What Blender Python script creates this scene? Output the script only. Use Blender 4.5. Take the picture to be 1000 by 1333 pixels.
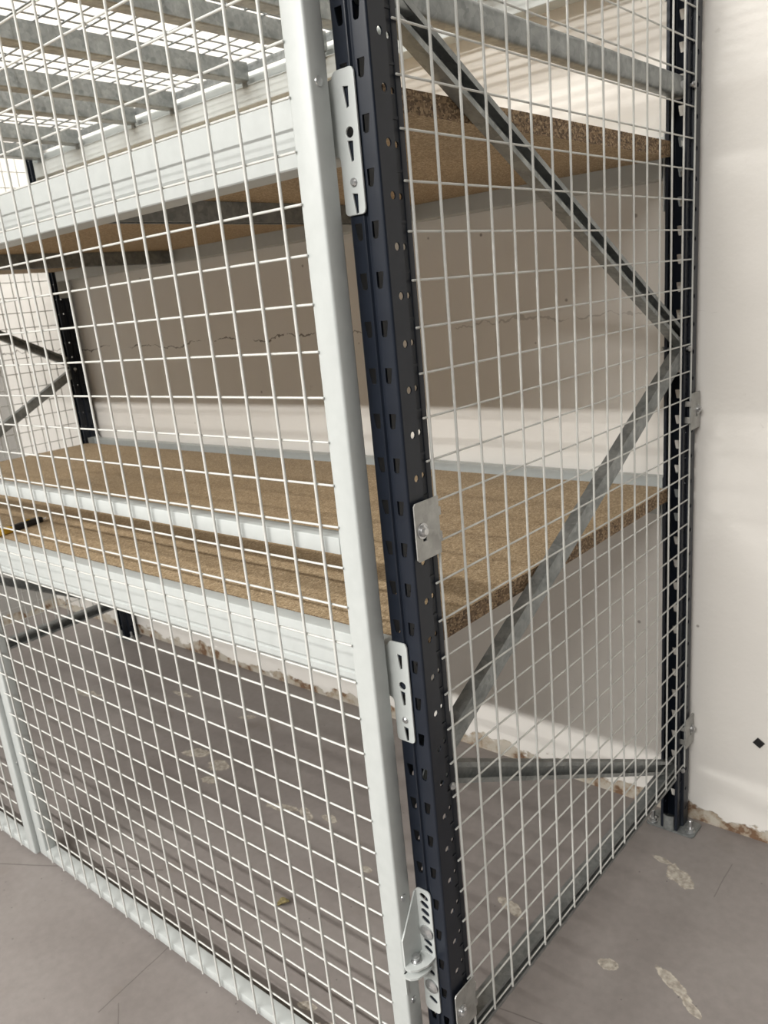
import bpy, bmesh, math, random
from mathutils import Matrix, Vector

random.seed(7)
PI = math.pi
for o in list(bpy.data.objects):
    bpy.data.objects.remove(o)
scene = bpy.context.scene
COL = scene.collection

# ------------------------------------------------------------------ camera
R = ((0.76301619, -0.1182973, 0.63546207),
     (0.6397882, 0.27825725, -0.71641047),
     (-0.0920725, 0.95319392, 0.288))
CAM = (0.5673989, -0.73205782, 1.18498297)
cam_data = bpy.data.cameras.new('camera')
cam = bpy.data.objects.new('camera', cam_data)
COL.objects.link(cam)
cam.matrix_world = Matrix([list(R[i]) + [CAM[i]] for i in range(3)] + [[0, 0, 0, 1]])
cam_data.sensor_fit = 'AUTO'
cam_data.sensor_width = 36.0
cam_data.lens = 1050.82 * 36.0 / 1333.0
cam_data.shift_x = -1.66 / 1333.0
cam_data.shift_y = 38.44 / 1333.0
cam_data.clip_start = 0.02
cam_data.dof.use_dof = True
cam_data.dof.focus_distance = 0.92
cam_data.dof.aperture_fstop = 14.0
scene.camera = cam

# ------------------------------------------------------------------ world, light, exposure
FLOOR = -0.012
WALL = 0.86
LAMP_Z = 2.90
ROW_Y = (-2.34, -3.54, 0.15)
LAMP_X = (-2.05, -0.5, 1.05)
LAMP_W = (27.0, 165.0, 34.0)
world = bpy.data.worlds.new('room_world')
scene.world = world
world.use_nodes = True
bgn = world.node_tree.nodes['Background']
bgn.inputs[0].default_value = (0.95, 0.97, 1.0, 1)
bgn.inputs[1].default_value = 0.025
scene.view_settings.view_transform = 'Standard'
scene.view_settings.look = 'None'
scene.view_settings.gamma = 1.0
scene.view_settings.use_curve_mapping = False
scene.view_settings.exposure = -0.17

# ------------------------------------------------------------------ materials
def nt_mat(name):
    m = bpy.data.materials.new(name)
    m.use_nodes = True
    nt = m.node_tree
    b = nt.nodes['Principled BSDF']
    return m, nt, b

def node(nt, t, **kw):
    n = nt.nodes.new(t)
    for k, v in kw.items():
        setattr(n, k, v)
    return n

def lk(nt, a, b):
    nt.links.new(a, b)

def ramp(nt, stops, interp='LINEAR'):
    r = node(nt, 'ShaderNodeValToRGB')
    r.color_ramp.interpolation = interp
    els = r.color_ramp.elements
    while len(els) > 1:
        els.remove(els[-1])
    els[0].position = stops[0][0]
    els[0].color = (*stops[0][1], 1)
    for p, c in stops[1:]:
        e = els.new(p)
        e.color = (*c, 1)
    return r

def math_n(nt, op, a, b=None, clamp=False):
    n = node(nt, 'ShaderNodeMath', operation=op, use_clamp=clamp)
    for i, v in enumerate((a, b)):
        if v is None:
            continue
        if isinstance(v, (int, float)):
            n.inputs[i].default_value = v
        else:
            lk(nt, v, n.inputs[i])
    return n.outputs[0]

def noise(nt, vec, scale, detail=4, rough=0.5):
    n = node(nt, 'ShaderNodeTexNoise')
    n.inputs['Scale'].default_value = scale
    n.inputs['Detail'].default_value = detail
    n.inputs['Roughness'].default_value = rough
    if vec is not None:
        lk(nt, vec, n.inputs['Vector'])
    return n

def obj_coord(nt):
    return node(nt, 'ShaderNodeTexCoord').outputs['Object']

def pos_coord(nt):
    return node(nt, 'ShaderNodeNewGeometry').outputs['Position']

def mixc(nt, fac, a, b):
    n = node(nt, 'ShaderNodeMix', data_type='RGBA')
    if isinstance(fac, float):
        n.inputs[0].default_value = fac
    else:
        lk(nt, fac, n.inputs[0])
    for i, v in ((6, a), (7, b)):
        if isinstance(v, tuple):
            n.inputs[i].default_value = (*v, 1)
        else:
            lk(nt, v, n.inputs[i])
    return n.outputs[2]

def bump(nt, b, height, strength, dist=0.002):
    n = node(nt, 'ShaderNodeBump')
    n.inputs['Strength'].default_value = strength
    n.inputs['Distance'].default_value = dist
    lk(nt, height, n.inputs['Height'])
    lk(nt, n.outputs[0], b.inputs['Normal'])

def simple(name, c0, c1, rough, metal=0.0, scale=30.0, bumps=0.0, spec=0.5):
    m, nt, b = nt_mat(name)
    v = obj_coord(nt)
    n = noise(nt, v, scale)
    r = ramp(nt, [(0.3, c0), (0.7, c1)])
    lk(nt, n.outputs[0], r.inputs[0])
    lk(nt, r.outputs[0], b.inputs['Base Color'])
    b.inputs['Roughness'].default_value = rough
    b.inputs['Metallic'].default_value = metal
    b.inputs['Specular IOR Level'].default_value = spec
    if bumps:
        bump(nt, b, n.outputs[0], bumps)
    return m

M = {}
M['white'] = simple('white_powder_coat', (0.445, 0.47, 0.46), (0.475, 0.50, 0.49), 0.36, scale=60)
M['wire'] = simple('white_coated_wire', (0.56, 0.565, 0.535), (0.60, 0.605, 0.575), 0.38, scale=60)
M['navy'] = simple('navy_powder_coat', (0.0095, 0.0128, 0.0205), (0.0125, 0.0165, 0.0255), 0.36, scale=40, spec=0.28)
M['bolt'] = simple('zinc_bolt_steel', (0.42, 0.43, 0.44), (0.58, 0.58, 0.57), 0.32, 0.85, scale=200)
M['plastic'] = simple('grey_plastic', (0.42, 0.43, 0.44), (0.48, 0.49, 0.50), 0.5, scale=60)
M['black'] = simple('black_plastic', (0.006, 0.006, 0.007), (0.012, 0.012, 0.013), 0.5, scale=60)
M['yellow'] = simple('yellow_plastic', (0.55, 0.33, 0.02), (0.62, 0.38, 0.03), 0.5, scale=60)
M['leaf'] = simple('dry_leaf_skin', (0.09, 0.07, 0.03), (0.27, 0.22, 0.085), 0.8, scale=150)
M['tube'] = simple('lamp_housing_paint', (0.75, 0.75, 0.74), (0.8, 0.8, 0.79), 0.5)
M['ceiling'] = simple('ceiling_paint', (0.55, 0.54, 0.52), (0.60, 0.59, 0.57), 0.9, scale=4)

def galv(name, lo, hi, metal=0.6):
    m, nt, b = nt_mat(name)
    v = obj_coord(nt)
    vo = node(nt, 'ShaderNodeTexVoronoi')
    vo.inputs['Scale'].default_value = 120
    lk(nt, v, vo.inputs['Vector'])
    n = noise(nt, v, 35, 5, 0.6)
    s = math_n(nt, 'ADD', math_n(nt, 'MULTIPLY', n.outputs[0], 0.75), math_n(nt, 'MULTIPLY', vo.outputs['Color'], 0.25))
    r = ramp(nt, [(0.32, lo), (0.68, hi)])
    lk(nt, s, r.inputs[0])
    lk(nt, r.outputs[0], b.inputs['Base Color'])
    b.inputs['Metallic'].default_value = metal
    b.inputs['Roughness'].default_value = 0.42
    return m
M['galv'] = galv('galvanised_steel', (0.185, 0.20, 0.20), (0.33, 0.345, 0.34))
M['galv_light'] = galv('bright_galvanised_steel', (0.30, 0.30, 0.285), (0.42, 0.42, 0.40), 0.45)

def emission(name, col, s):
    m, nt, b = nt_mat(name)
    b.inputs['Base Color'].default_value = (*col, 1)
    b.inputs['Emission Color'].default_value = (*col, 1)
    b.inputs['Emission Strength'].default_value = s
    return m
M['lamp'] = emission('lit_diffuser', (1.0, 0.98, 0.94), 3.0)

def particle(name, edge):
    m, nt, b = nt_mat(name)
    v = obj_coord(nt)
    sc = 1.0 if not edge else 0.80
    vo = node(nt, 'ShaderNodeTexVoronoi')
    vo.inputs['Scale'].default_value = 520 * sc
    mp = node(nt, 'ShaderNodeMapping')
    mp.inputs['Rotation'].default_value = (0.3, 0.5, 0.6)
    mp.inputs['Scale'].default_value = (1.0, 0.6, 1.0)
    lk(nt, v, mp.inputs['Vector'])
    nd = noise(nt, v, 160 * sc, 3)
    add = node(nt, 'ShaderNodeVectorMath', operation='ADD')
    sclv = node(nt, 'ShaderNodeVectorMath', operation='SCALE')
    lk(nt, nd.outputs['Color'], sclv.inputs[0])
    sclv.inputs['Scale'].default_value = 0.006
    lk(nt, mp.outputs[0], add.inputs[0])
    lk(nt, sclv.outputs[0], add.inputs[1])
    lk(nt, add.outputs[0], vo.inputs['Vector'])
    sep = node(nt, 'ShaderNodeSeparateColor')
    lk(nt, vo.outputs['Color'], sep.inputs[0])
    if edge:
        st = [(0.0, (0.085, 0.052, 0.028)), (0.35, (0.17, 0.108, 0.058)), (0.7, (0.30, 0.20, 0.11)), (1.0, (0.44, 0.32, 0.19))]
    else:
        st = [(0.0, (0.235, 0.167, 0.095)), (0.4, (0.37, 0.272, 0.160)), (0.8, (0.46, 0.348, 0.218)), (1.0, (0.58, 0.46, 0.31))]
    r = ramp(nt, st)
    lk(nt, sep.outputs[0], r.inputs[0])
    n2 = noise(nt, v, 3.5, 3)
    r2 = ramp(nt, [(0.3, (0.90, 0.90, 0.90)), (0.7, (1.06, 1.05, 1.04))])
    lk(nt, n2.outputs[0], r2.inputs[0])
    mx = node(nt, 'ShaderNodeMix', data_type='RGBA', blend_type='MULTIPLY')
    mx.inputs[0].default_value = 1.0
    lk(nt, r.outputs[0], mx.inputs[6])
    lk(nt, r2.outputs[0], mx.inputs[7])
    lk(nt, mx.outputs[2], b.inputs['Base Color'])
    b.inputs['Roughness'].default_value = 0.75
    bump(nt, b, sep.outputs[0], 0.35 if not edge else 0.9, 0.0006 if not edge else 0.002)
    return m
M['board'] = particle('particle_board_face', False)
M['board_edge'] = particle('particle_board_edge', True)

def blob(nt, pos, spots, distort):
    """mask of worn spots: list of (x, y, rx, ry, angle)"""
    out = None
    nz = noise(nt, pos, 38, 4, 0.6)
    off = math_n(nt, 'MULTIPLY', math_n(nt, 'SUBTRACT', nz.outputs[0], 0.5), distort)
    for (x, y, rx, ry, a) in spots:
        mp = node(nt, 'ShaderNodeMapping', vector_type='TEXTURE')
        mp.inputs['Location'].default_value = (x, y, FLOOR)
        mp.inputs['Rotation'].default_value = (0, 0, a)
        mp.inputs['Scale'].default_value = (rx, ry, 1)
        lk(nt, pos, mp.inputs['Vector'])
        ln = node(nt, 'ShaderNodeVectorMath', operation='LENGTH')
        lk(nt, mp.outputs[0], ln.inputs[0])
        d = math_n(nt, 'ADD', ln.outputs['Value'], off)
        out = d if out is None else math_n(nt, 'MINIMUM', out, d)
    return out

def floor_mat():
    m, nt, b = nt_mat('worn_grey_floor_paint')
    p = pos_coord(nt)
    n1 = noise(nt, p, 2.2, 5, 0.55)
    r1 = ramp(nt, [(0.28, (0.180, 0.160, 0.149)), (0.5, (0.222, 0.199, 0.187)), (0.75, (0.262, 0.240, 0.225))])
    lk(nt, n1.outputs[0], r1.inputs[0])
    n2 = noise(nt, p, 60, 4, 0.6)
    r2 = ramp(nt, [(0.3, (0.93, 0.93, 0.93)), (0.7, (1.05, 1.05, 1.05))])
    lk(nt, n2.outputs[0], r2.inputs[0])
    mx = node(nt, 'ShaderNodeMix', data_type='RGBA', blend_type='MULTIPLY')
    mx.inputs[0].default_value = 1.0
    lk(nt, r1.outputs[0], mx.inputs[6])
    lk(nt, r2.outputs[0], mx.inputs[7])
    col = mx.outputs[2]
    # bare patches where the paint has flaked off
    spots = [(0.052, 0.660, 0.042, 0.020, -0.55), (0.005, 0.690, 0.022, 0.008, -0.2),
             (-0.189, 0.394, 0.040, 0.013, -0.35), (0.031, 0.368, 0.022, 0.012, 0.2),
             (0.140, 0.395, 0.045, 0.012, -0.5), (0.19, 0.36, 0.02, 0.008, -0.5),
             (-1.251, 0.413, 0.045, 0.022, 0.3), (-1.135, 0.405, 0.035, 0.026, -0.1), (-1.10, 0.345, 0.03, 0.018, 0.1),
             (-0.84, 0.370, 0.050, 0.013, 0.25), (-0.77, 0.385, 0.03, 0.013, -0.4), (-0.705, 0.402, 0.022, 0.012, 0.0),
             (-0.51, 0.313, 0.016, 0.008, 0.0), (-0.36, -0.017, 0.02, 0.008, 0.3), (-0.27, -0.04, 0.05, 0.03, 0.2),
             (-1.60, 0.62, 0.05, 0.012, 0.1), (-1.28, 0.63, 0.03, 0.012, 0.6), (-1.9, 0.45, 0.06, 0.02, 0.2)]
    d = blob(nt, p, spots, 1.6)
    mask = ramp(nt, [(0.0, (0.75, 0.75, 0.75)), (0.62, (0.62, 0.62, 0.62)), (0.86, (1, 1, 1)), (1.0, (0, 0, 0))])
    lk(nt, d, mask.inputs[0])
    n3 = noise(nt, p, 110, 3)
    r3 = ramp(nt, [(0.35, (0.27, 0.235, 0.185)), (0.65, (0.60, 0.555, 0.465))])
    lk(nt, n3.outputs[0], r3.inputs[0])
    col = mixc(nt, math_n(nt, 'MULTIPLY', mask.outputs[0], 0.85), col, r3.outputs[0])
    # brownish stains
    n5 = noise(nt, p, 7, 3)
    st = ramp(nt, [(0.64, (0, 0, 0)), (0.74, (1, 1, 1))])
    lk(nt, n5.outputs[0], st.inputs[0])
    col = mixc(nt, math_n(nt, 'MULTIPLY', st.outputs[0], 0.35), col, (0.16, 0.13, 0.105))
    # specks of dirt
    vo = node(nt, 'ShaderNodeTexVoronoi')
    vo.inputs['Scale'].default_value = 28
    lk(nt, p, vo.inputs['Vector'])
    sp = ramp(nt, [(0.035, (1, 1, 1)), (0.06, (0, 0, 0))])
    lk(nt, vo.outputs['Distance'], sp.inputs[0])
    col = mixc(nt, math_n(nt, 'MULTIPLY', sp.outputs[0], 0.55), col, (0.05, 0.045, 0.04))
    # hairline cracks
    sx = node(nt, 'ShaderNodeSeparateXYZ')
    lk(nt, p, sx.inputs[0])
    nc = noise(nt, p, 5, 3)
    wob = math_n(nt, 'MULTIPLY', math_n(nt, 'SUBTRACT', nc.outputs[0], 0.5), 0.015)
    def crack(ax, ay, bx, by, w, dark):
        nonlocal col
        dx, dy = bx - ax, by - ay
        L = math.hypot(dx, dy)
        nx, ny = -dy / L, dx / L
        dist = math_n(nt, 'ADD', math_n(nt, 'MULTIPLY', sx.outputs[0], nx), math_n(nt, 'MULTIPLY', sx.outputs[1], ny))
        dist = math_n(nt, 'SUBTRACT', dist, ax * nx + ay * ny)
        dist = math_n(nt, 'ABSOLUTE', math_n(nt, 'ADD', dist, wob))
        t = math_n(nt, 'ADD', math_n(nt, 'MULTIPLY', sx.outputs[0], dx / L), math_n(nt, 'MULTIPLY', sx.outputs[1], dy / L))
        t = math_n(nt, 'SUBTRACT', t, ax * dx / L + ay * dy / L)
        k = math_n(nt, 'LESS_THAN', dist, w)
        k = math_n(nt, 'MULTIPLY', k, math_n(nt, 'GREATER_THAN', t, 0.0))
        k = math_n(nt, 'MULTIPLY', k, math_n(nt, 'LESS_THAN', t, L))
        col = mixc(nt, math_n(nt, 'MULTIPLY', k, dark), col, (0.07, 0.06, 0.055))
    crack(-1.40, -0.245, -0.90, 0.055, 0.0016, 0.6)
    crack(-0.692, -0.075, -0.668, -0.25, 0.0012, 0.6)
    crack(-0.655, -0.215, -0.60, -0.25, 0.0010, 0.5)
    crack(0.126, 0.754, 0.128, 0.64, 0.0010, 0.45)
    crack(-0.09, 0.172, 0.02, 0.195, 0.0012, 0.6)
    lk(nt, col, b.inputs['Base Color'])
    rr = ramp(nt, [(0.3, (0.42, 0.42, 0.42)), (0.7, (0.60, 0.60, 0.60))])
    lk(nt, n1.outputs[0], rr.inputs[0])
    lk(nt, rr.outputs[0], b.inputs['Roughness'])
    bump(nt, b, n2.outputs[0], 0.15, 0.002)
    return m
M['floor'] = floor_mat()

def wall_mat(name, base0, base1, crack=True):
    m, nt, b = nt_mat(name)
    p = pos_coord(nt)
    sx = node(nt, 'ShaderNodeSeparateXYZ')
    lk(nt, p, sx.inputs[0])
    n1 = noise(nt, p, 1.6, 4)
    r1 = ramp(nt, [(0.3, base0), (0.7, base1)])
    lk(nt, n1.outputs[0], r1.inputs[0])
    col = r1.outputs[0]
    # scuffs and small chips
    n4 = noise(nt, p, 26, 5, 0.65)
    sc = ramp(nt, [(0.70, (0, 0, 0)), (0.78, (1, 1, 1))])
    lk(nt, n4.outputs[0], sc.inputs[0])
    col = mixc(nt, math_n(nt, 'MULTIPLY', sc.outputs[0], 0.28), col, (0.36, 0.32, 0.28))
    vo = node(nt, 'ShaderNodeTexVoronoi')
    vo.inputs['Scale'].default_value = 9
    lk(nt, p, vo.inputs['Vector'])
    sp = ramp(nt, [(0.025, (1, 1, 1)), (0.04, (0, 0, 0))])
    lk(nt, vo.outputs['Distance'], sp.inputs[0])
    col = mixc(nt, math_n(nt, 'MULTIPLY', sp.outputs[0], 0.6), col, (0.13, 0.10, 0.08))
    # flaked plaster with bare brick along the foot of the wall
    mp = node(nt, 'ShaderNodeMapping')
    mp.inputs['Scale'].default_value = (1, 1, 1.6)
    lk(nt, p, mp.inputs['Vector'])
    nf = noise(nt, mp.outputs[0], 11, 5, 0.6)
    edge = math_n(nt, 'ADD', math_n(nt, 'MULTIPLY', nf.outputs[0], 0.13), FLOOR - 0.028)
    hgt = math_n(nt, 'SUBTRACT', edge, sx.outputs[2])
    fl = math_n(nt, 'MULTIPLY', hgt, 220.0, True)
    ng = noise(nt, p, 24, 4, 0.6)
    br = ramp(nt, [(0.44, (0.52, 0.48, 0.41)), (0.54, (0.40, 0.33, 0.25)), (0.60, (0.19, 0.11, 0.065)), (0.74, (0.26, 0.165, 0.10))])
    lk(nt, ng.outputs[0], br.inputs[0])
    col = mixc(nt, fl, col, br.outputs[0])
    if crack:
        nc = noise(nt, p, 4.5, 5, 0.7)
        zc = math_n(nt, 'ADD', math_n(nt, 'MULTIPLY', nc.outputs[0], 0.10), 1.058)
        dd = math_n(nt, 'ABSOLUTE', math_n(nt, 'SUBTRACT', sx.outputs[2], zc))
        nw = noise(nt, p, 14, 2)
        wid = math_n(nt, 'MULTIPLY', math_n(nt, 'SUBTRACT', nw.outputs[0], 0.36), 0.009)
        k = math_n(nt, 'LESS_THAN', dd, wid)
        # deeper in the middle of the bay, only a hairline towards the corner
        xs = node(nt, 'ShaderNodeMapRange')
        xs.inputs['From Min'].default_value = -0.75
        xs.inputs['From Max'].default_value = -0.95
        xs.inputs['To Min'].default_value = 0.30
        xs.inputs['To Max'].default_value = 0.8
        lk(nt, sx.outputs[0], xs.inputs['Value'])
        col = mixc(nt, math_n(nt, 'MULTIPLY', k, xs.outputs[0]), col, (0.10, 0.08, 0.06))
    lk(nt, col, b.inputs['Base Color'])
    b.inputs['Roughness'].default_value = 0.55
    b.inputs['Specular IOR Level'].default_value = 0.35
    nb = noise(nt, p, 14, 5, 0.6)
    h = math_n(nt, 'SUBTRACT', nb.outputs[0], math_n(nt, 'MULTIPLY', fl, 1.2))
    bump(nt, b, h, 0.35, 0.006)
    return m
M['wall'] = wall_mat('white_plaster_wall', (0.775, 0.75, 0.705), (0.82, 0.795, 0.75))
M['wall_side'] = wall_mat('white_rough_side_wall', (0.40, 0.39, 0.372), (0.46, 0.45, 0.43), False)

# ------------------------------------------------------------------ mesh helpers
class MB:
    def __init__(self):
        self.bm = bmesh.new()
    def box(self, x0, x1, y0, y1, z0, z1, bev=0.0, seg=2, mi=0):
        r = bmesh.ops.create_cube(self.bm, size=1.0)
        vs = r['verts']
        for v in vs:
            v.co = Vector(((x0 + x1) / 2 + v.co.x * (x1 - x0), (y0 + y1) / 2 + v.co.y * (y1 - y0), (z0 + z1) / 2 + v.co.z * (z1 - z0)))
        fs = {f for v in vs for f in v.link_faces}
        for f in fs:
            f.material_index = mi
        if bev:
            es = list({e for v in vs for e in v.link_edges})
            bmesh.ops.bevel(self.bm, geom=es, offset=bev, segments=seg, affect='EDGES', profile=0.5)
        return self
    def cyl(self, a, b, r, n=12, r2=None, cap=True):
        a, b = Vector(a), Vector(b)
        d = b - a
        q = d.to_track_quat('Z', 'Y').to_matrix().to_4x4()
        mat = Matrix.Translation((a + b) / 2) @ q
        bmesh.ops.create_cone(self.bm, cap_ends=cap, segments=n, radius1=r, radius2=r if r2 is None else r2, depth=d.length, matrix=mat)
        return self
    def sphere(self, c, r, sx=1, sy=1, sz=1, u=12, v=8):
        bmesh.ops.create_uvsphere(self.bm, u_segments=u, v_segments=v, radius=r, matrix=Matrix.Translation(c) @ Matrix.Diagonal((sx, sy, sz, 1)))
        return self
    def prism(self, prof, a, b, axes):
        """extrude closed 2D profile from a to b; axes = (U, V) unit vectors of the profile plane"""
        U, V = Vector(axes[0]), Vector(axes[1])
        a, b = Vector(a), Vector(b)
        va = [self.bm.verts.new(a + U * p[0] + V * p[1]) for p in prof]
        vb = [self.bm.verts.new(b + U * p[0] + V * p[1]) for p in prof]
        n = len(prof)
        fs = []
        for i in range(n):
            fs.append(self.bm.faces.new((va[i], va[(i + 1) % n], vb[(i + 1) % n], vb[i])))
        fs.append(self.bm.faces.new(list(reversed(va))))
        fs.append(self.bm.faces.new(vb))
        bmesh.ops.recalc_face_normals(self.bm, faces=fs)
        return self
    def add_mesh(self, me, mat=None):
        n0 = len(self.bm.verts)
        self.bm.from_mesh(me)
        if mat is not None:
            self.bm.verts.ensure_lookup_table()
            bmesh.ops.transform(self.bm, matrix=mat, verts=self.bm.verts[n0:])
        return self
    def mesh(self, name, mats, smooth=True, angle=35):
        me = bpy.data.meshes.new(name)
        self.bm.to_mesh(me)
        self.bm.free()
        for m in (mats if isinstance(mats, (list, tuple)) else [mats]):
            me.materials.append(m)
        if smooth:
            me.shade_smooth()
            try:
                me.set_sharp_from_angle(angle=math.radians(angle))
            except Exception:
                pass
        return me

def link(name, me, parent=None, loc=None, rot=None):
    o = bpy.data.objects.new(name, me)
    COL.objects.link(o)
    if parent is not None:
        o.parent = parent
    if loc is not None:
        o.location = loc
    if rot is not None:
        o.rotation_euler = rot
    return o

def tag(o, label=None, cat=None, group=None, kind=None):
    if label:
        o['label'] = label
    if cat:
        o['category'] = cat
    if group:
        o['group'] = group
    if kind:
        o['kind'] = kind
    return o

def thing(name, label, cat, loc=(0, 0, 0), rot=(0, 0, 0), group=None):
    o = bpy.data.objects.new(name, None)
    COL.objects.link(o)
    o.empty_display_size = 0.1
    o.location = loc
    o.rotation_euler = rot
    return tag(o, label, cat, group)

def plate(outline, holes, t, bev=0.0):
    """flat plate in the XY plane with punched holes, thickness t centred on z = 0"""
    cu = bpy.data.curves.new('plate_tmp', 'CURVE')
    cu.dimensions = '2D'
    cu.fill_mode = 'BOTH'
    K = 100.0
    cu.extrude = max(t / 2 - bev, 1e-5) * K
    cu.bevel_depth = bev * K
    cu.bevel_resolution = 1
    if bev:
        cu.offset = -bev * K
    for pts in [outline] + holes:
        s = cu.splines.new('POLY')
        s.points.add(len(pts) - 1)
        for q, p in zip(s.points, pts):
            q.co = (p[0] * K, p[1] * K, 0, 1)
        s.use_cyclic_u = True
    o = bpy.data.objects.new('plate_tmp', cu)
    COL.objects.link(o)
    dg = bpy.context.evaluated_depsgraph_get()
    me = bpy.data.meshes.new_from_object(o.evaluated_get(dg))
    bpy.data.objects.remove(o)
    bpy.data.curves.remove(cu)
    me.transform(Matrix.Scale(1.0 / K, 4))
    return me

def circle(cx, cy, r, n=12, sx=1.0):
    return [(cx + sx * r * math.cos(2 * PI * i / n), cy + r * math.sin(2 * PI * i / n)) for i in range(n)]

def rrect(x0, x1, y0, y1, r, n=4):
    pts = []
    for cx, cy, a0 in ((x1 - r, y1 - r, 0), (x0 + r, y1 - r, 90), (x0 + r, y0 + r, 180), (x1 - r, y0 + r, 270)):
        for i in range(n + 1):
            a = math.radians(a0 + 90 * i / n)
            pts.append((cx + r * math.cos(a), cy + r * math.sin(a)))
    return pts

def slot(cx, cy, w, h, ang=0.0, n=5):
    """rounded slot, long side w"""
    pts = []
    r = h / 2
    for s, a0 in ((1, -90), (-1, 90)):
        for i in range(n + 1):
            a = math.radians(a0 + 180 * i / n)
            pts.append((s * (w / 2 - r) + r * math.cos(a), r * math.sin(a)))
    c, s_ = math.cos(ang), math.sin(ang)
    return [(cx + p[0] * c - p[1] * s_, cy + p[0] * s_ + p[1] * c) for p in pts]

def hex_head(mb, c, axis, r, h, washer=0.0):
    c = Vector(c)
    ax = Vector(axis).normalized()
    if washer:
        mb.cyl(c, c + ax * 0.0012, washer, 18)
        c = c + ax * 0.0012
    mb.cyl(c, c + ax * h, r, 6)
    return mb

def round_head(mb, c, axis, r, h, washer=0.0):
    c = Vector(c)
    ax = Vector(axis).normalized()
    if washer:
        mb.cyl(c, c + ax * 0.0012, washer, 18)
        c = c + ax * 0.0012
    mb.cyl(c, c + ax * h * 0.5, r, 16)
    mb.cyl(c + ax * h * 0.5, c + ax * h, r, 16, r2=r * 0.62)
    return mb

# ------------------------------------------------------------------ the room
def slab(name, x0, x1, y0, y1, z0, z1, m):
    me = MB().box(x0, x1, y0, y1, z0, z1).mesh(name, m, False)
    return tag(link(name, me), kind='structure')

RX0, RX1, RY0 = -2.85, 3.4, -5.2
tag(slab('floor', RX0 - 0.1, RX1, RY0, WALL + 0.1, FLOOR - 0.1, FLOOR, M['floor']), 'grey painted concrete floor with bare flaked patches')
tag(slab('wall_rear', RX0 - 0.1, RX1, WALL, WALL + 0.1, FLOOR, 3.0, M['wall']), 'white plaster wall with cracks and a flaked brown foot')
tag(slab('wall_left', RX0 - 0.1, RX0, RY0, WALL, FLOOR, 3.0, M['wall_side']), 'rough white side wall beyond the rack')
tag(slab('ceiling', RX0 - 0.1, RX1, RY0, WALL + 0.1, 3.0, 3.1, M['ceiling']), 'white ceiling')

# ------------------------------------------------------------------ ceiling lamps
def make_lamps():
    body = MB().box(-0.75, 0.75, -0.06, 0.06, 0.012, 0.07, 0.008).mesh('lamp_body', M['tube'])
    diff = MB().box(-0.73, 0.73, -0.045, 0.045, 0.0, 0.012, 0.004).mesh('lamp_diffuser', M['lamp'])
    rows = ('row nearer the rack', 'row farther from the rack', 'row above the rack')
    cols = ('left hand', 'middle', 'right hand')
    for i, y in enumerate(ROW_Y):
        for j, x in enumerate(LAMP_X if i < 2 else LAMP_X[:2]):
            t = thing('batten_lamp', 'long white ceiling lamp, %s one in the %s' % (cols[j], rows[i]), 'lamp', (x, y, LAMP_Z + 0.03), group='ceiling lamps in rows')
            link('lamp_housing', body, t)
            link('diffuser', diff, t)
            ld = bpy.data.lights.new('lamp_light', 'AREA')
            ld.shape = 'RECTANGLE'
            ld.size = 1.46
            ld.size_y = 0.14
            ld.energy = LAMP_W[i]
            ld.color = (1.0, 0.98, 0.945)
            lo = bpy.data.objects.new('lamp_light', ld)
            COL.objects.link(lo)
            lo.parent = t
            lo.location = (0, 0, -0.004)
make_lamps()

# ------------------------------------------------------------------ upright frames
POST_H = 1.80
PX = -0.0215            # post centre, right hand frame
PY_F, PY_R = -0.0225, 0.8185
HW, HD = 0.0235, 0.0265
T = 0.0018

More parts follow.
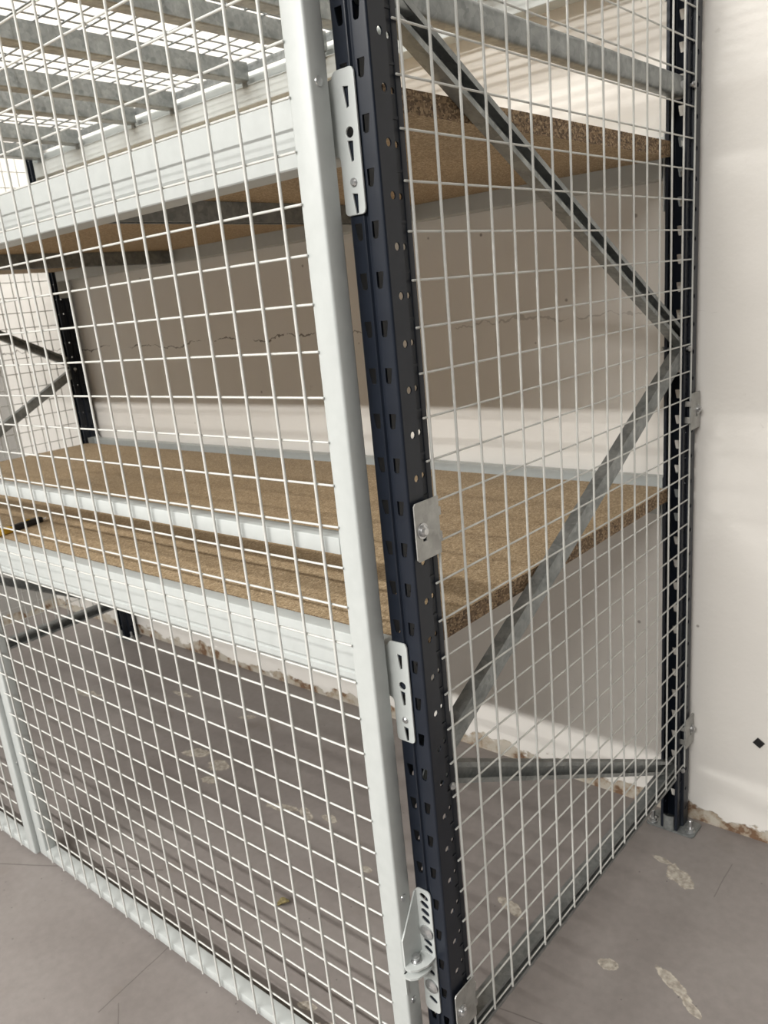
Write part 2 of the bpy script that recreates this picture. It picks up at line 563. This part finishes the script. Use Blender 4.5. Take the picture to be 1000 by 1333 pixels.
def post_mesh():
    mb = MB()
    ks = range(1, 35)
    zt = [0.0111 + 0.05 * k for k in ks]
    zs = [0.0430 + 0.05 * k for k in range(0, 35)]
    # each flat is punched cell by cell at the 50 mm pitch of the holes
    rot = Matrix(((0, 0, 1, 0), (1, 0, 0, 0), (0, 1, 0, 0), (0, 0, 0, 1)))
    def punched(lo, hi, hole, zlist, place):
        cell = plate([(lo, -0.025), (hi, -0.025), (hi, 0.025), (lo, 0.025)], [hole], T)
        for z in zlist:
            mb.add_mesh(cell, place @ Matrix.Translation((0, z, 0)))
        bpy.data.meshes.remove(cell)
        for z0, z1 in ((0.0, zlist[0] - 0.025), (zlist[-1] + 0.025, POST_H)):
            me = plate([(lo, z0), (hi, z0), (hi, z1), (lo, z1)], [], T)
            mb.add_mesh(me, place)
            bpy.data.meshes.remove(me)
    for s in (-1, 1):
        # front flats with tapered slots, outer edge of each slot leaning inwards
        lo, hi = sorted((s * 0.0042, s * (HW - 0.003)))
        a, b, h = s * 0.0068, s * 0.0163, 0.0086
        pts = [(a, h), (b, h), (b + s * 0.0003, h - 0.002), (b - s * 0.0021, -h + 0.002), (b - s * 0.0034, -h), (a + s * 0.0018, -h), (a, -h + 0.002)]
        punched(lo, hi, pts, zt, Matrix.Translation((0, -HD + T / 2, 0)) @ Matrix.Rotation(PI / 2, 4, 'X'))
        # side flat with round holes
        punched(-HD + 0.003, -HD + 0.0285, circle(-HD + 0.0185, 0, 0.0043, 12), zs, Matrix.Translation((s * (HW - T / 2), 0, 0)) @ rot)
        # recessed strip with smaller holes
        punched(-HD + 0.0305, -HD + 0.0425, circle(-HD + 0.0372, 0, 0.0034 if s > 0 else 0.0012, 10), zs, Matrix.Translation((s * (HW - 0.0062), 0, 0)) @ rot)
        # bends between the flats and the rear flange
        def strip(pts):
            prof = [(p[0], p[1]) for p in pts]
            inner = []
            for i, p in enumerate(prof):
                a = Vector(prof[max(i - 1, 0)])
                b = Vector(prof[min(i + 1, len(prof) - 1)])
                d = (b - a).normalized()
                nrm = Vector((-d.y, d.x)) * (T if s > 0 else -T)
                inner.append((p[0] + nrm.x, p[1] + nrm.y))
            mb.prism(prof + inner[::-1], (0, 0, 0), (0, 0, POST_H), ((1, 0, 0), (0, 1, 0)))
        arc = [(s * (HW - 0.003 + 0.003 * math.sin(a)), -HD + 0.003 - 0.003 * math.cos(a)) for a in [PI / 2 * i / 5 for i in range(6)]]
        strip(arc)
        strip([(s * HW, -HD + 0.0285), (s * (HW - 0.0004), -HD + 0.0290), (s * (HW - 0.0050), -HD + 0.0301), (s * (HW - 0.0053), -HD + 0.0308)])
        strip([(s * (HW - 0.0053), -HD + 0.0424), (s * (HW - 0.0046), -HD + 0.0432), (s * (HW - 0.0046), HD - 0.0012), (s * (HW - 0.0056), HD), (s * (HW - 0.0105), HD)])
    # rolled valley between the slot columns
    vp = [(-0.0043, -HD), (-0.0030, -HD + 0.0003), (-0.0016, -HD + 0.0030), (0.0016, -HD + 0.0030), (0.0030, -HD + 0.0003), (0.0043, -HD)]
    prof = vp + [(p[0], p[1] + T) for p in vp[::-1]]
    mb.prism(prof, (0, 0, 0), (0, 0, POST_H), ((1, 0, 0), (0, 1, 0)))
    # short pressed ribs in the side recesses, between holes
    for s in (-1, 1):
        for z in zs:
            x0, x1 = sorted((s * (HW - 0.0060), s * (HW - 0.0042)))
            mb.box(x0, x1, -HD + 0.031, -HD + 0.042, z + 0.0235, z + 0.0265, 0.0)
    return mb.mesh('post_profile', M['navy'], True, 30)

def base_plate_mesh():
    me = plate(rrect(-0.052, 0.055, -0.028, 0.030, 0.008), [circle(0.040, 0.0, 0.006), circle(-0.040, 0.0, 0.006)], 0.004, 0.0006)
    mb = MB()
    mb.add_mesh(me, Matrix.Translation((0, 0, 0.002)))
    # upstanding curved tongue in the mouth of the post
    pr = []
    for i in range(9):
        a = PI * (0.12 + 0.76 * i / 8)
        pr.append((0.0125 * math.cos(a), 0.026 + 0.007 * math.sin(a)))
    pr += [(p[0] * 0.85, p[1] - 0.002) for p in pr[::-1]]
    mb.prism(pr, (0, 0, 0.004), (0, 0, 0.040), ((1, 0, 0), (0, 1, 0)))
    return mb.mesh('base_plate', M['galv'])

def anchor_mesh():
    mb = MB()
    mb.cyl((0, 0, 0), (0, 0, 0.0015), 0.0105, 18)
    mb.cyl((0, 0, 0.0015), (0, 0, 0.009), 0.0085, 6)
    mb.cyl((0, 0, 0.009), (0, 0, 0.026), 0.0042, 10)
    mb.cyl((0, 0, 0.026), (0, 0, 0.028), 0.0042, 10, r2=0.003)
    return mb.mesh('anchor_bolt', M['bolt'])

def channel_mesh(L, w, d, t=0.0018, lip=0.007):
    """C profile along +X of length L; height w in Z, depth d in Y, open towards -Y"""
    prof = [(-d / 2, w / 2 - lip), (-d / 2, w / 2), (d / 2, w / 2), (d / 2, -w / 2), (-d / 2, -w / 2), (-d / 2, -w / 2 + lip),
            (-d / 2 + t, -w / 2 + lip), (-d / 2 + t, -w / 2 + t), (d / 2 - t, -w / 2 + t), (d / 2 - t, w / 2 - t), (-d / 2 + t, w / 2 - t), (-d / 2 + t, w / 2 - lip)]
    mb = MB()
    mb.prism(prof, (0, 0, 0), (L, 0, 0), ((0, 1, 0), (0, 0, 1)))
    return mb.mesh('channel_profile', M['galv'], True, 30)

ME_POST = post_mesh()
ME_BASE = base_plate_mesh()
ME_ANCHOR = anchor_mesh()
FZ = -FLOOR   # heights below are measured in camera-fit coordinates; local frame z starts at the floor

def brace_between(parent, y0, z0, y1, z1, me_len_cache, w=0.029, d=0.019, flip=False, x=0.0, name='diagonal_brace'):
    L = math.hypot(y1 - y0, z1 - z0)
    me = channel_mesh(L, w, d)
    a = math.atan2(z1 - z0, y1 - y0)
    o = link(name, me, parent)
    # local X -> direction in YZ plane, local -Y (open side) -> +X of the frame
    ex = Vector((0, math.cos(a), math.sin(a)))
    ey = Vector((1 if flip else -1, 0, 0))
    ez = ex.cross(ey)
    m = Matrix((ex, ey, ez)).transposed().to_4x4()
    m.translation = Vector((x, y0, z0))
    o.matrix_local = m
    return o

def make_frame(label, x):
    t = thing('upright_frame', label, 'rack frame', (x, 0, FLOOR), group='upright frames of the rack')
    for y, rz in ((PY_F, 0), (PY_R, PI)):
        p = link('post', ME_POST, t, (0, y, 0.004))
        if rz:
            p.scale = (1, -1, 1)
        link('base_plate', ME_BASE, p, (0, 0, -0.004))
        for sx in (-0.040, 0.042):
            link('anchor_bolt', ME_ANCHOR, p, (sx, 0.016 if sx < 0 else 0.010, 0.0))
    Z = FZ
    brace_between(t, PY_F, 1.489 + Z, PY_R, 1.056 + Z, None, x=0.004)
    brace_between(t, PY_R, 1.040 + Z, PY_F, 0.602 + Z, None, flip=True, x=0.0035)
    brace_between(t, PY_F, 0.590 + Z, PY_R, 0.135 + Z, None, x=-0.002)
    brace_between(t, PY_F, 0.142 + Z, PY_R, 0.142 + Z, None, w=0.036, d=0.026, x=0.004, name='bottom_tie_bar')
    # top tie tube with plastic spacers
    mb = MB()
    mb.prism(rrect(-0.013, 0.013, -0.0165, 0.0165, 0.007), (0, PY_F, 1.4825 + Z), (0, PY_R - 0.008, 1.4825 + Z), ((1, 0, 0), (0, 0, 1)))
    link('tie_tube', mb.mesh('tie_tube', M['galv']), t)
    mb = MB()
    mb.cyl((0, PY_R - 0.045, 1.4825 + Z), (0, PY_R - 0.020, 1.4825 + Z), 0.013, 14, r2=0.017)
    mb.cyl((0, PY_R - 0.020, 1.4825 + Z), (0, PY_R - 0.012, 1.4825 + Z), 0.0185, 14)
    link('spacer', mb.mesh('spacer', M['plastic']), t)
    # bolts through the posts at each brace joint
    for y, z in ((PY_F - 0.008, 1.493), (PY_R - 0.014, 1.4825), (PY_R - 0.014, 1.043), (PY_F + 0.0175, 0.565), (PY_R - 0.014, 0.142)):
        mb = MB()
        xo = HW - (0.0040 if y > PY_R - 0.02 and False else 0.0)
        if abs(y - (PY_F + 0.0175)) < 1e-6:
            xo = HW - 0.0048
        round_head(mb, (xo, y, z + Z), (1, 0, 0), 0.0052, 0.005, 0.0)
        round_head(mb, (-xo, y, z + Z), (-1, 0, 0), 0.0052, 0.005, 0.0)
        mb.cyl((-xo, y, z + Z), (xo, y, z + Z), 0.003, 8)
        link('joint_bolt', mb.mesh('joint_bolt', M['bolt']), t)
    return t

frame_r = make_frame('navy perforated post frame with galvanised zigzag braces at the open right end of the rack', PX)
frame_l = make_frame('navy perforated post frame with zigzag braces at the far left end of the rack', -2.2235)

# ------------------------------------------------------------------ beams
BX0, BX1 = -2.2235 + HW + 0.0045, PX - HW - 0.0045
def beam_rail_mesh():
    L = BX1 - BX0
    # profile: u = depth from front (0 = front face), v = height from top
    g = 0.0016
    prof = [(0.0035, 0.0), (0.0010, -0.0008), (0.0, -0.0030), (0.0, -0.050), (0.0022, -0.0535), (0.0022, -0.0555), (0.0, -0.057),
            (0.0, -0.0705), (0.0015, -0.072), (0.0445, -0.072), (0.046, -0.0705), (0.046, -0.0275), (0.0445, -0.026), (0.0235, -0.026), (0.0235, -0.0015), (0.022, 0.0)]
    mb = MB()
    mb.prism(prof, (0, 0, 0), (L, 0, 0), ((0, 1, 0), (0, 0, 1)))
    return mb.mesh('beam_rail', M['white'], True, 25)

def connector_mesh(s):
    """s = +1 connector at the right end (front leg reaches right over the post)"""
    # front leg in local X (0 = post edge .. reach), Z downwards from beam top
    holes = []
    for z in (-0.019, -0.069, -0.119):
        holes.append([(0.0105, z + 0.010), (0.0178, z + 0.009), (0.0168, z - 0.009), (0.0134, z - 0.010)])
    holes.append(circle(0.0145, -0.0515, 0.0052, 14))
    # L shaped outline: the upper part laps over the end of the beam
    outline = [(0.0215, 0.007), (0.0245, 0.0060), (0.0265, 0.0025), (0.0265, -0.125), (0.0250, -0.1285), (0.0220, -0.130), (0.0025, -0.130), (-0.0005, -0.1285), (-0.0015, -0.125),
               (-0.0015, -0.076), (-0.0030, -0.0725), (-0.0065, -0.0710), (-0.0130, -0.0710), (-0.0130, -0.0005), (-0.0040, 0.0005), (-0.0020, 0.0040), (0.0010, 0.0068)]
    me = plate(outline, holes, 0.0026, 0.0006)
    mb = MB()
    mb.add_mesh(me, Matrix.Translation((0, -0.0018, 0)) @ Matrix.Rotation(PI / 2, 4, 'X'))
    bpy.data.meshes.remove(me)
    # side leg along the post
    mb.prism([(-0.0025, 0.004), (-0.0002, 0.004), (-0.0002, -0.127), (-0.0025, -0.127)], (0, -0.0015, 0), (0, 0.044, 0), ((1, 0, 0), (0, 0, 1)))
    # weld collar where the beam meets the plate
    mb.box(-0.0045, -0.002, 0.0002, 0.020, -0.071, -0.001, 0.0005)
    if s < 0:
        bmesh.ops.scale(mb.bm, vec=(-1, 1, 1), verts=mb.bm.verts)
        bmesh.ops.reverse_faces(mb.bm, faces=mb.bm.faces)
    return mb.mesh('end_connector', M['white'], True, 30)

ME_RAIL = beam_rail_mesh()
ME_CON = {1: connector_mesh(1), -1: connector_mesh(-1)}
mb = MB()
round_head(mb, (0.0145, -0.0032, -0.0985), (0, -1, 0), 0.0042, 0.003)
ME_CBOLT = mb.mesh('locking_bolt', M['bolt'])
mb = MB()
round_head(mb, (-0.0145, -0.0032, -0.0985), (0, -1, 0), 0.0042, 0.003)
ME_CBOLT2 = mb.mesh('locking_bolt', M['bolt'])

def make_beam(label, front, ztop):
    # local origin: left end of the rail, front face at y = 0, z = top
    if front:
        t = thing('shelf_beam', label, 'shelf beam', (BX0, -0.0492, ztop), group='white shelf beams')
    else:
        t = thing('shelf_beam', label, 'shelf beam', (BX1, 0.8452, ztop), (0, 0, PI), group='white shelf beams')
    t['kind'] = 'thing'
    L = BX1 - BX0
    link('rail', ME_RAIL, t)
    cr = link('end_connector', ME_CON[1], t, (L + 0.0045, 0, 0))
    link('locking_bolt', ME_CBOLT, cr)
    cl = link('end_connector', ME_CON[-1], t, (-0.0045, 0, 0))
    link('locking_bolt', ME_CBOLT2, cl)
    return t

make_beam('white front beam carrying the upper particle board shelf', True, 1.400)
make_beam('white front beam carrying the lower particle board shelf', True, 0.776)
make_beam('white rear beam against the wall behind the upper shelf', False, 1.414)
make_beam('white rear beam against the wall behind the lower shelf', False, 0.790)
make_beam('white front beam under the wire deck at the top', True, 1.764)
make_beam('white rear beam carrying the wire deck along the wall', False, 1.746)

# ------------------------------------------------------------------ shelf boards
def board_mesh(ztop):
    """board outline with corner notches round the posts"""
    xl, xr = -2.200, -0.030
    xl2, xr2 = BX0 + 0.001, BX1 - 0.001
    y0, y1 = -0.0245, 0.7985
    n0, n1 = 0.0065, 0.7895
    pts = [(xl2, y0), (xr2, y0), (xr2, n0), (xr, n0), (xr, n1), (xr2, n1), (xr2, y1), (xl2, y1), (xl2, n1), (xl, n1), (xl, n0), (xl2, n0)]
    mb = MB()
    mb.prism(pts, (0, 0, ztop - 0.025), (0, 0, ztop), ((1, 0, 0), (0, 1, 0)))
    mb.bm.normal_update()
    for f in mb.bm.faces:
        f.material_index = 0 if abs(f.normal.z) > 0.8 else 1
    return mb.mesh('shelf_board', [M['board'], M['board_edge']], False)

for lab, z in (('particle board shelf panel on the upper beams', 1.3995), ('particle board shelf panel on the lower beams', 0.7755)):
    tag(link('shelf_board', board_mesh(z)), lab, 'shelf board', 'particle board shelves')

# cross bars under the boards
def support_mesh():
    prof = [(-0.016, 0.0), (0.016, 0.0), (0.016, -0.034), (0.010, -0.034), (0.010, -0.032), (0.0142, -0.032), (0.0142, -0.0018), (-0.0142, -0.0018), (-0.0142, -0.032), (-0.010, -0.032), (-0.010, -0.034), (-0.016, -0.034)]
    mb = MB()
    mb.prism(prof, (0, 0, 0), (0, 0.794, 0), ((1, 0, 0), (0, 0, 1)))
    return mb.mesh('support_bar', M['galv'], True, 30)
ME_SUP = support_mesh()
for z, nm in ((1.3995 - 0.0255, 'upper'), (0.7755 - 0.0255, 'lower')):
    for x, side in ((-0.65, 'nearer the open right end'), (-1.53, 'nearer the far left end')):
        tag(link('support_bar', ME_SUP, None, (x, 0.001, z)), 'grey steel cross bar under the %s shelf, %s' % (nm, side), 'cross bar', 'cross bars under the shelves')

# ------------------------------------------------------------------ wire deck on the top level
def wire_mesh(L, r, mat=None, n=8):
    """wire along +X from 0 to L with rounded ends"""
    mb = MB()
    mb.cyl((0.0006, 0, 0), (L - 0.0006, 0, 0), r, n)
    mb.cyl((0, 0, 0), (0.0006, 0, 0), r * 0.7, n, r2=r)
    mb.cyl((L - 0.0006, 0, 0), (L, 0, 0), r, n, r2=r * 0.7)
    return mb.mesh('wire', mat or M['wire'], True, 60)

DECK_Z = 1.766
def make_decks():
    w = 0.712
    bar = MB()
    # flared channel with end hooks over the beams
    y0, y1 = 0.0005, 0.7955
    prof = [(-0.019, 0.0), (-0.019, -0.0385), (-0.0165, -0.041), (0.0165, -0.041), (0.019, -0.0385), (0.019, 0.0), (0.017, 0.0), (0.017, -0.0375), (0.0155, -0.039), (-0.0155, -0.039), (-0.017, -0.0375), (-0.017, 0.0)]
    bar.prism(prof, (0, y0, 0), (0, y1, 0), ((1, 0, 0), (0, 0, 1)))
    me_bar = bar.mesh('deck_channel', M['galv'], True, 30)
    me_tab = MB().box(-0.009, 0.009, -0.0014, 0.0014, -0.052, -0.004, 0.0008, 1).mesh('hook_tab', M['galv'], False)
    me_edge = MB().box(-w / 2, w / 2, -0.0011, 0.0011, -0.018, 0.0002, 0.0004, 1).mesh('edge_strip', M['galv'], False)
    me_x = wire_mesh(w, 0.0021, M['galv'])
    me_y = wire_mesh(0.842, 0.0021, M['galv'])
    names = ('right hand', 'middle', 'left hand')
    for d in range(3):
        xr = -0.050 - d * 0.716
        xc = xr - w / 2
        t = thing('wire_deck', 'galvanised wire mesh deck on steel channels, %s one on the top level' % names[d], 'wire deck', (xc, 0, DECK_Z), group='wire decks on the top level')
        for ox in ((-0.285, 0.012, 0.285), (-0.290, 0.015, 0.285), (-0.310, -0.070, 0.240))[d]:
            link('deck_channel', me_bar, t, (ox, 0, 0))
            # hook tabs at the rear and front end of each channel
            for y in (0.7976, -0.0016):
                link('hook_tab', me_tab, t, (ox, y, 0))
        for y in (0.8058, -0.0095):
            link('edge_strip', me_edge, t, (0, y, 0))
        for i in range(17):
            link('wire', me_x, t, (-w / 2, -0.012 + i * 0.0522, 0.0025))
        for i in range(15):
            link('wire', me_y, t, (-w / 2 + 0.007 + i * 0.05, -0.0205, 0.0062), (0, 0, PI / 2))
make_decks()

# ------------------------------------------------------------------ side mesh panels
CELL = 0.050861
def clip_mesh():
    """galvanised clip, plate in the YZ plane facing +X; origin at the bolt"""
    holes = [[(0.0005, -0.0135), (0.0075, -0.0135), (0.0075, -0.0065), (0.0005, -0.0065)]]
    out = [(-0.012, -0.033), (-0.009, -0.036), (0.034, -0.036), (0.034, -0.022), (0.037, -0.022), (0.037, -0.010), (0.034, -0.010), (0.034, 0.010), (0.037, 0.010), (0.037, 0.020), (0.034, 0.020), (0.034, 0.034), (-0.009, 0.034), (-0.012, 0.031)]
    me = plate(out, holes, 0.0018, 0.0003)
    mb = MB()
    rot = Matrix(((0, 0, 1, 0), (1, 0, 0, 0), (0, 1, 0, 0), (0, 0, 0, 1)))
    mb.add_mesh(me, rot)
    bpy.data.meshes.remove(me)
    # fingers bent round the first wire
    for z0, z1 in ((-0.022, -0.010), (0.010, 0.020)):
        mb.box(-0.0105, 0.0009, 0.0362, 0.0378, z0, z1, 0.0004, 1)
    return mb.mesh('mounting_clip', M['galv_light'], True, 30)

mb = MB()
round_head(mb, (0.001, 0.0, 0.0), (1, 0, 0), 0.0068, 0.0050, 0.0095)
ME_CLIPBOLT = mb.mesh('clip_bolt', M['bolt'])
ME_CLIP = clip_mesh()

def make_side_panel(label, x, mirror):
    rows = 33
    s = -1 if mirror else 1
    t = thing('wire_mesh_screen', label, 'mesh panel', (x, 0, 0.1500), group='wire mesh side panels')
    me_v = wire_mesh((rows - 1) * 0.05 + 0.008, 0.00175)
    me_h = wire_mesh(16 * CELL + 0.016, 0.00138)
    for j in range(17):
        link('vertical_wire', me_v, t, (s * 0.0031, j * CELL, -0.004), (0, -PI / 2, 0))
    for i in range(rows):
        link('horizontal_wire', me_h, t, (s * 0.0002, -0.008, 0.05 * i), (0, 0, PI / 2))
    for y, flip, zz in ((-0.0355, False, 0.925), (-0.0355, False, 0.222), (-0.0355, False, 1.675), (0.8395, True, 0.925), (0.8395, True, 0.230), (0.8395, True, 1.675)):
        c = link('mounting_clip', ME_CLIP, t, (s * 0.0072, y, zz - 0.15))
        if flip:
            c.scale = (1, -1, 1)
        if mirror:
            c.scale = (-1, c.scale[1], 1)
        link('clip_bolt', ME_CLIPBOLT, c)
    return t
make_side_panel('white wire mesh panel closing the open right end of the rack', 0.0, False)
make_side_panel('white wire mesh panel closing the far left end, in front of the side wall', -2.2450, True)

# ------------------------------------------------------------------ mesh doors
DZ0 = 1.28511           # height of row 0 of the door grid
def make_door(label, x_right, n_vert, loc, rz, hinge_right):
    """door in local coords: right outer edge of the right stile at x = 0, front plane of the stiles y = 0, z = floor-fit zero"""
    t = thing('wire_mesh_gate', label, 'mesh door', loc, (0, 0, rz), group='white wire mesh doors')
    t['kind'] = 'thing'
    sw, sd = 0.0325, 0.028
    xv0 = -0.0550                      # first vertical wire
    xl = xv0 - (n_vert - 1) * CELL - 0.0385   # inner edge of the left stile
    width = -xl + sw
    ztop = 1.78
    z0 = 0.003
    def tube(name, x0, x1, za, zb):
        mb = MB()
        mb.box(x0, x1, 0, sd, za, zb, 0.0035, 3)
        return mb
    mb = tube('stile', -sw, 0, z0, ztop)
    st = link('stile', mb.mesh('stile', M['white'], True, 40), t)
    mb = tube('stile', xl - sw, xl, z0, ztop)
    st2 = link('stile', mb.mesh('stile', M['white'], True, 40), t)
    # rivets on the hinge side of the right stile
    for z in (1.395, 0.418, 0.246):
        m2 = MB()
        m2.cyl((-0.0004, 0.0125, z), (0.0012, 0.0125, z), 0.0055, 14, r2=0.0048)
        link('rivet', m2.mesh('rivet', M['bolt']), st)
    mb = MB()
    mb.box(xl, -sw, 0.0006, sd, z0, z0 + 0.020, 0.002, 2)
    link('bottom_rail', mb.mesh('bottom_rail', M['white'], True, 40), t)
    mb = MB()
    mb.box(xl, -sw, 0.0006, sd, ztop - 0.028, ztop, 0.002, 2)
    link('top_rail', mb.mesh('top_rail', M['white'], True, 40), t)
    mb = MB()
    mb.box(xl, -sw, 0.0006, 0.0255, 0.9000, 0.9215, 0.002, 2)
    link('middle_rail', mb.mesh('middle_rail', M['white'], True, 40), t)
    me_v = wire_mesh(ztop - z0 - 0.009, 0.00190)
    me_h = wire_mesh(-xl - sw + 0.007, 0.00152)
    for c in range(n_vert):
        link('vertical_wire', me_v, t, (xv0 - c * CELL, -0.0050, z0 + 0.008), (0, -PI / 2, 0))
    k = 24
    while DZ0 - 0.05 * k < ztop - 0.03:
        link('horizontal_wire', me_h, t, (xl - 0.003, -0.0016, DZ0 - 0.05 * k))
        k -= 1
    return t, xl - sw

door, dl = make_door('white wire mesh door in a tube frame, hinged on the near navy post', 0, 21, (-0.0437, -0.0885, 0), 0.0, True)
door_w = -dl
door2, _ = make_door('white wire mesh door standing slightly open at the left edge of the view', 0, 21, (-0.0437 - door_w - 0.004, -0.0985, 0), 0.010, False)

# ------------------------------------------------------------------ door hinge on the near post
def make_hinge():
    t = thing('hinge_bracket', 'white slotted hinge bracket bolted to the near navy post low down', 'hinge', (-0.0437, -0.0490, 0.0))
    # slotted back plate (local x from post edge, y outwards is negative)
    holes = []
    z = 0.4085
    zs = []
    while z > 0.222:
        if not (0.336 < z < 0.368 or 0.2955 < z < 0.318 or 0.243 < z < 0.275):
            zs.append(z)
        z -= 0.0125
    for z in zs:
        holes.append(slot(0.0152, z, 0.0145, 0.0090, -0.45))
    me = plate(rrect(0.0005, 0.0265, 0.212, 0.420, 0.007), holes, 0.0025, 0.0005)
    mb = MB()
    mb.add_mesh(me, Matrix.Translation((0, -0.0018, 0)) @ Matrix.Rotation(PI / 2, 4, 'X'))
    bpy.data.meshes.remove(me)
    bp = link('back_plate', mb.mesh('back_plate', M['white'], True, 30), t)
    # triangular side flange standing out from the plate
    mb = MB()
    mb.prism([(-0.002, 0.415), (-0.0065, 0.415), (-0.0400, 0.357), (-0.0400, 0.314), (-0.002, 0.314)], (0.0005, 0, 0), (0.0028, 0, 0), ((0, 1, 0), (0, 0, 1)))
    link('side_flange', mb.mesh('side_flange', M['white'], False), t)
    # upper and lower ears that hold the pivot bolt
    ear = [(0.0005, -0.003), (0.0005, -0.0400), (0.006, -0.0425), (0.013, -0.0410), (0.0205, -0.034), (0.0265, -0.020), (0.0265, -0.003)]
    mb = MB()
    mb.prism(ear, (0, 0, 0.3115), (0, 0, 0.3145), ((1, 0, 0), (0, 1, 0)))
    link('ear', mb.mesh('ear', M['white'], False), t)
    ear2 = [(0.0005, -0.010), (0.0005, -0.0420), (0.006, -0.0460), (0.014, -0.0445), (0.0215, -0.037), (0.0255, -0.022), (0.0255, -0.010)]
    mb = MB()
    mb.prism(ear2, (0, 0, 0.3005), (0, 0, 0.3035), ((1, 0, 0), (0, 1, 0)))
    mb.prism([(-0.0100, 0.3035), (-0.0420, 0.3035), (-0.0420, 0.268), (-0.0400, 0.266), (-0.0380, 0.268), (-0.0380, 0.2990), (-0.0100, 0.2990)], (0.0005, 0, 0), (0.0026, 0, 0), ((0, 1, 0), (0, 0, 1)))
    link('door_ear', mb.mesh('door_ear', M['white'], False), t)
    mb = MB()
    mb.cyl((0.0075, -0.0225, 0.3145), (0.0075, -0.0225, 0.3160), 0.0080, 18)
    mb.cyl((0.0075, -0.0225, 0.3160), (0.0075, -0.0225, 0.3225), 0.0055, 14)
    mb.cyl((0.0075, -0.0225, 0.3225), (0.0075, -0.0225, 0.3228), 0.0030, 6)
    mb.cyl((0.0075, -0.0225, 0.2900), (0.0075, -0.0225, 0.3145), 0.0035, 10)
    link('pivot_bolt', mb.mesh('pivot_bolt', M['bolt']), t)
    for z in (0.3515, 0.2590):
        mb = MB()
        round_head(mb, (0.0152, -0.0030, z), (0, -1, 0), 0.0108, 0.0050, 0.0)
        mb.box(0.0130, 0.0174, -0.0084, -0.0079, z - 0.0005, z + 0.0005)
        link('fixing_bolt', mb.mesh('fixing_bolt', M['bolt']), t)
    return t
make_hinge()

# ------------------------------------------------------------------ small loose things
def make_cutter():
    t = thing('utility_knife', 'black and yellow utility knife lying on the lower shelf by the front beam', 'knife', (-1.168, 0.028, 0.7757), (0, 0, math.radians(-77)))
    mb = MB()
    mb.box(-0.060, 0.020, -0.0095, 0.0095, 0.0, 0.013, 0.004, 3)
    link('handle', mb.mesh('handle', M['black']), t)
    mb = MB()
    mb.box(0.018, 0.060, -0.0098, 0.0098, 0.0, 0.0135, 0.004, 3)
    link('grip_end', mb.mesh('grip_end', M['yellow']), t)
    mb = MB()
    mb.prism([(-0.058, -0.005), (-0.078, -0.005), (-0.070, 0.005), (-0.058, 0.005)], (0, 0, 0.005), (0, 0, 0.0058), ((1, 0, 0), (0, 1, 0)))
    link('blade', mb.mesh('blade', M['bolt'], False), t)
    mb = MB()
    mb.box(-0.030, -0.015, -0.003, 0.003, 0.0128, 0.0150, 0.0008, 1)
    link('slider', mb.mesh('slider', M['yellow'], False), t)
make_cutter()

def make_leaf():
    mb = MB()
    n = 7
    top = []
    for i in range(n):
        u = i / (n - 1)
        w = 0.008 * math.sin(PI * (0.06 + 0.9 * u)) ** 0.8
        row = []
        for j in range(5):
            v = (j - 2) / 2
            z = 0.002 + 0.006 * v * v + 0.006 * math.sin(u * 3.0) + 0.001 * math.sin(9 * u + 3 * v)
            row.append(mb.bm.verts.new(((u - 0.5) * 0.026, w * v, z)))
        top.append(row)
    for i in range(n - 1):
        for j in range(4):
            mb.bm.faces.new((top[i][j], top[i + 1][j], top[i + 1][j + 1], top[i][j + 1]))
    fs = list(mb.bm.faces)
    bmesh.ops.recalc_face_normals(mb.bm, faces=fs)
    bmesh.ops.solidify(mb.bm, geom=fs, thickness=0.0006)
    me = mb.mesh('dry_leaf', M['leaf'])
    t = thing('dry_leaf', 'small curled dry leaf on the floor under the rack', 'leaf', (-0.582, 0.135, FLOOR), (0.2, -0.25, 0.7))
    link('blade', me, t, (0, 0, 0.001))
    mb = MB()
    mb.cyl((-0.020, 0.001, 0.003), (0.012, 0, 0.0055), 0.0006, 6)
    link('stem', mb.mesh('stem', M['leaf']), t)
make_leaf()

mb = MB()
mb.box(-0.009, 0.009, -0.0025, 0.0, -0.0085, 0.0085, 0.001, 2)
mb.box(-0.006, 0.006, -0.0032, -0.0023, -0.0055, 0.0055, 0.0004, 1)
tag(link('wall_pad', mb.mesh('wall_pad', M['black']), None, (0.141, WALL - 0.0003, 0.226), (0, math.radians(35), 0)), 'small black square pad stuck low on the white wall', 'pad')
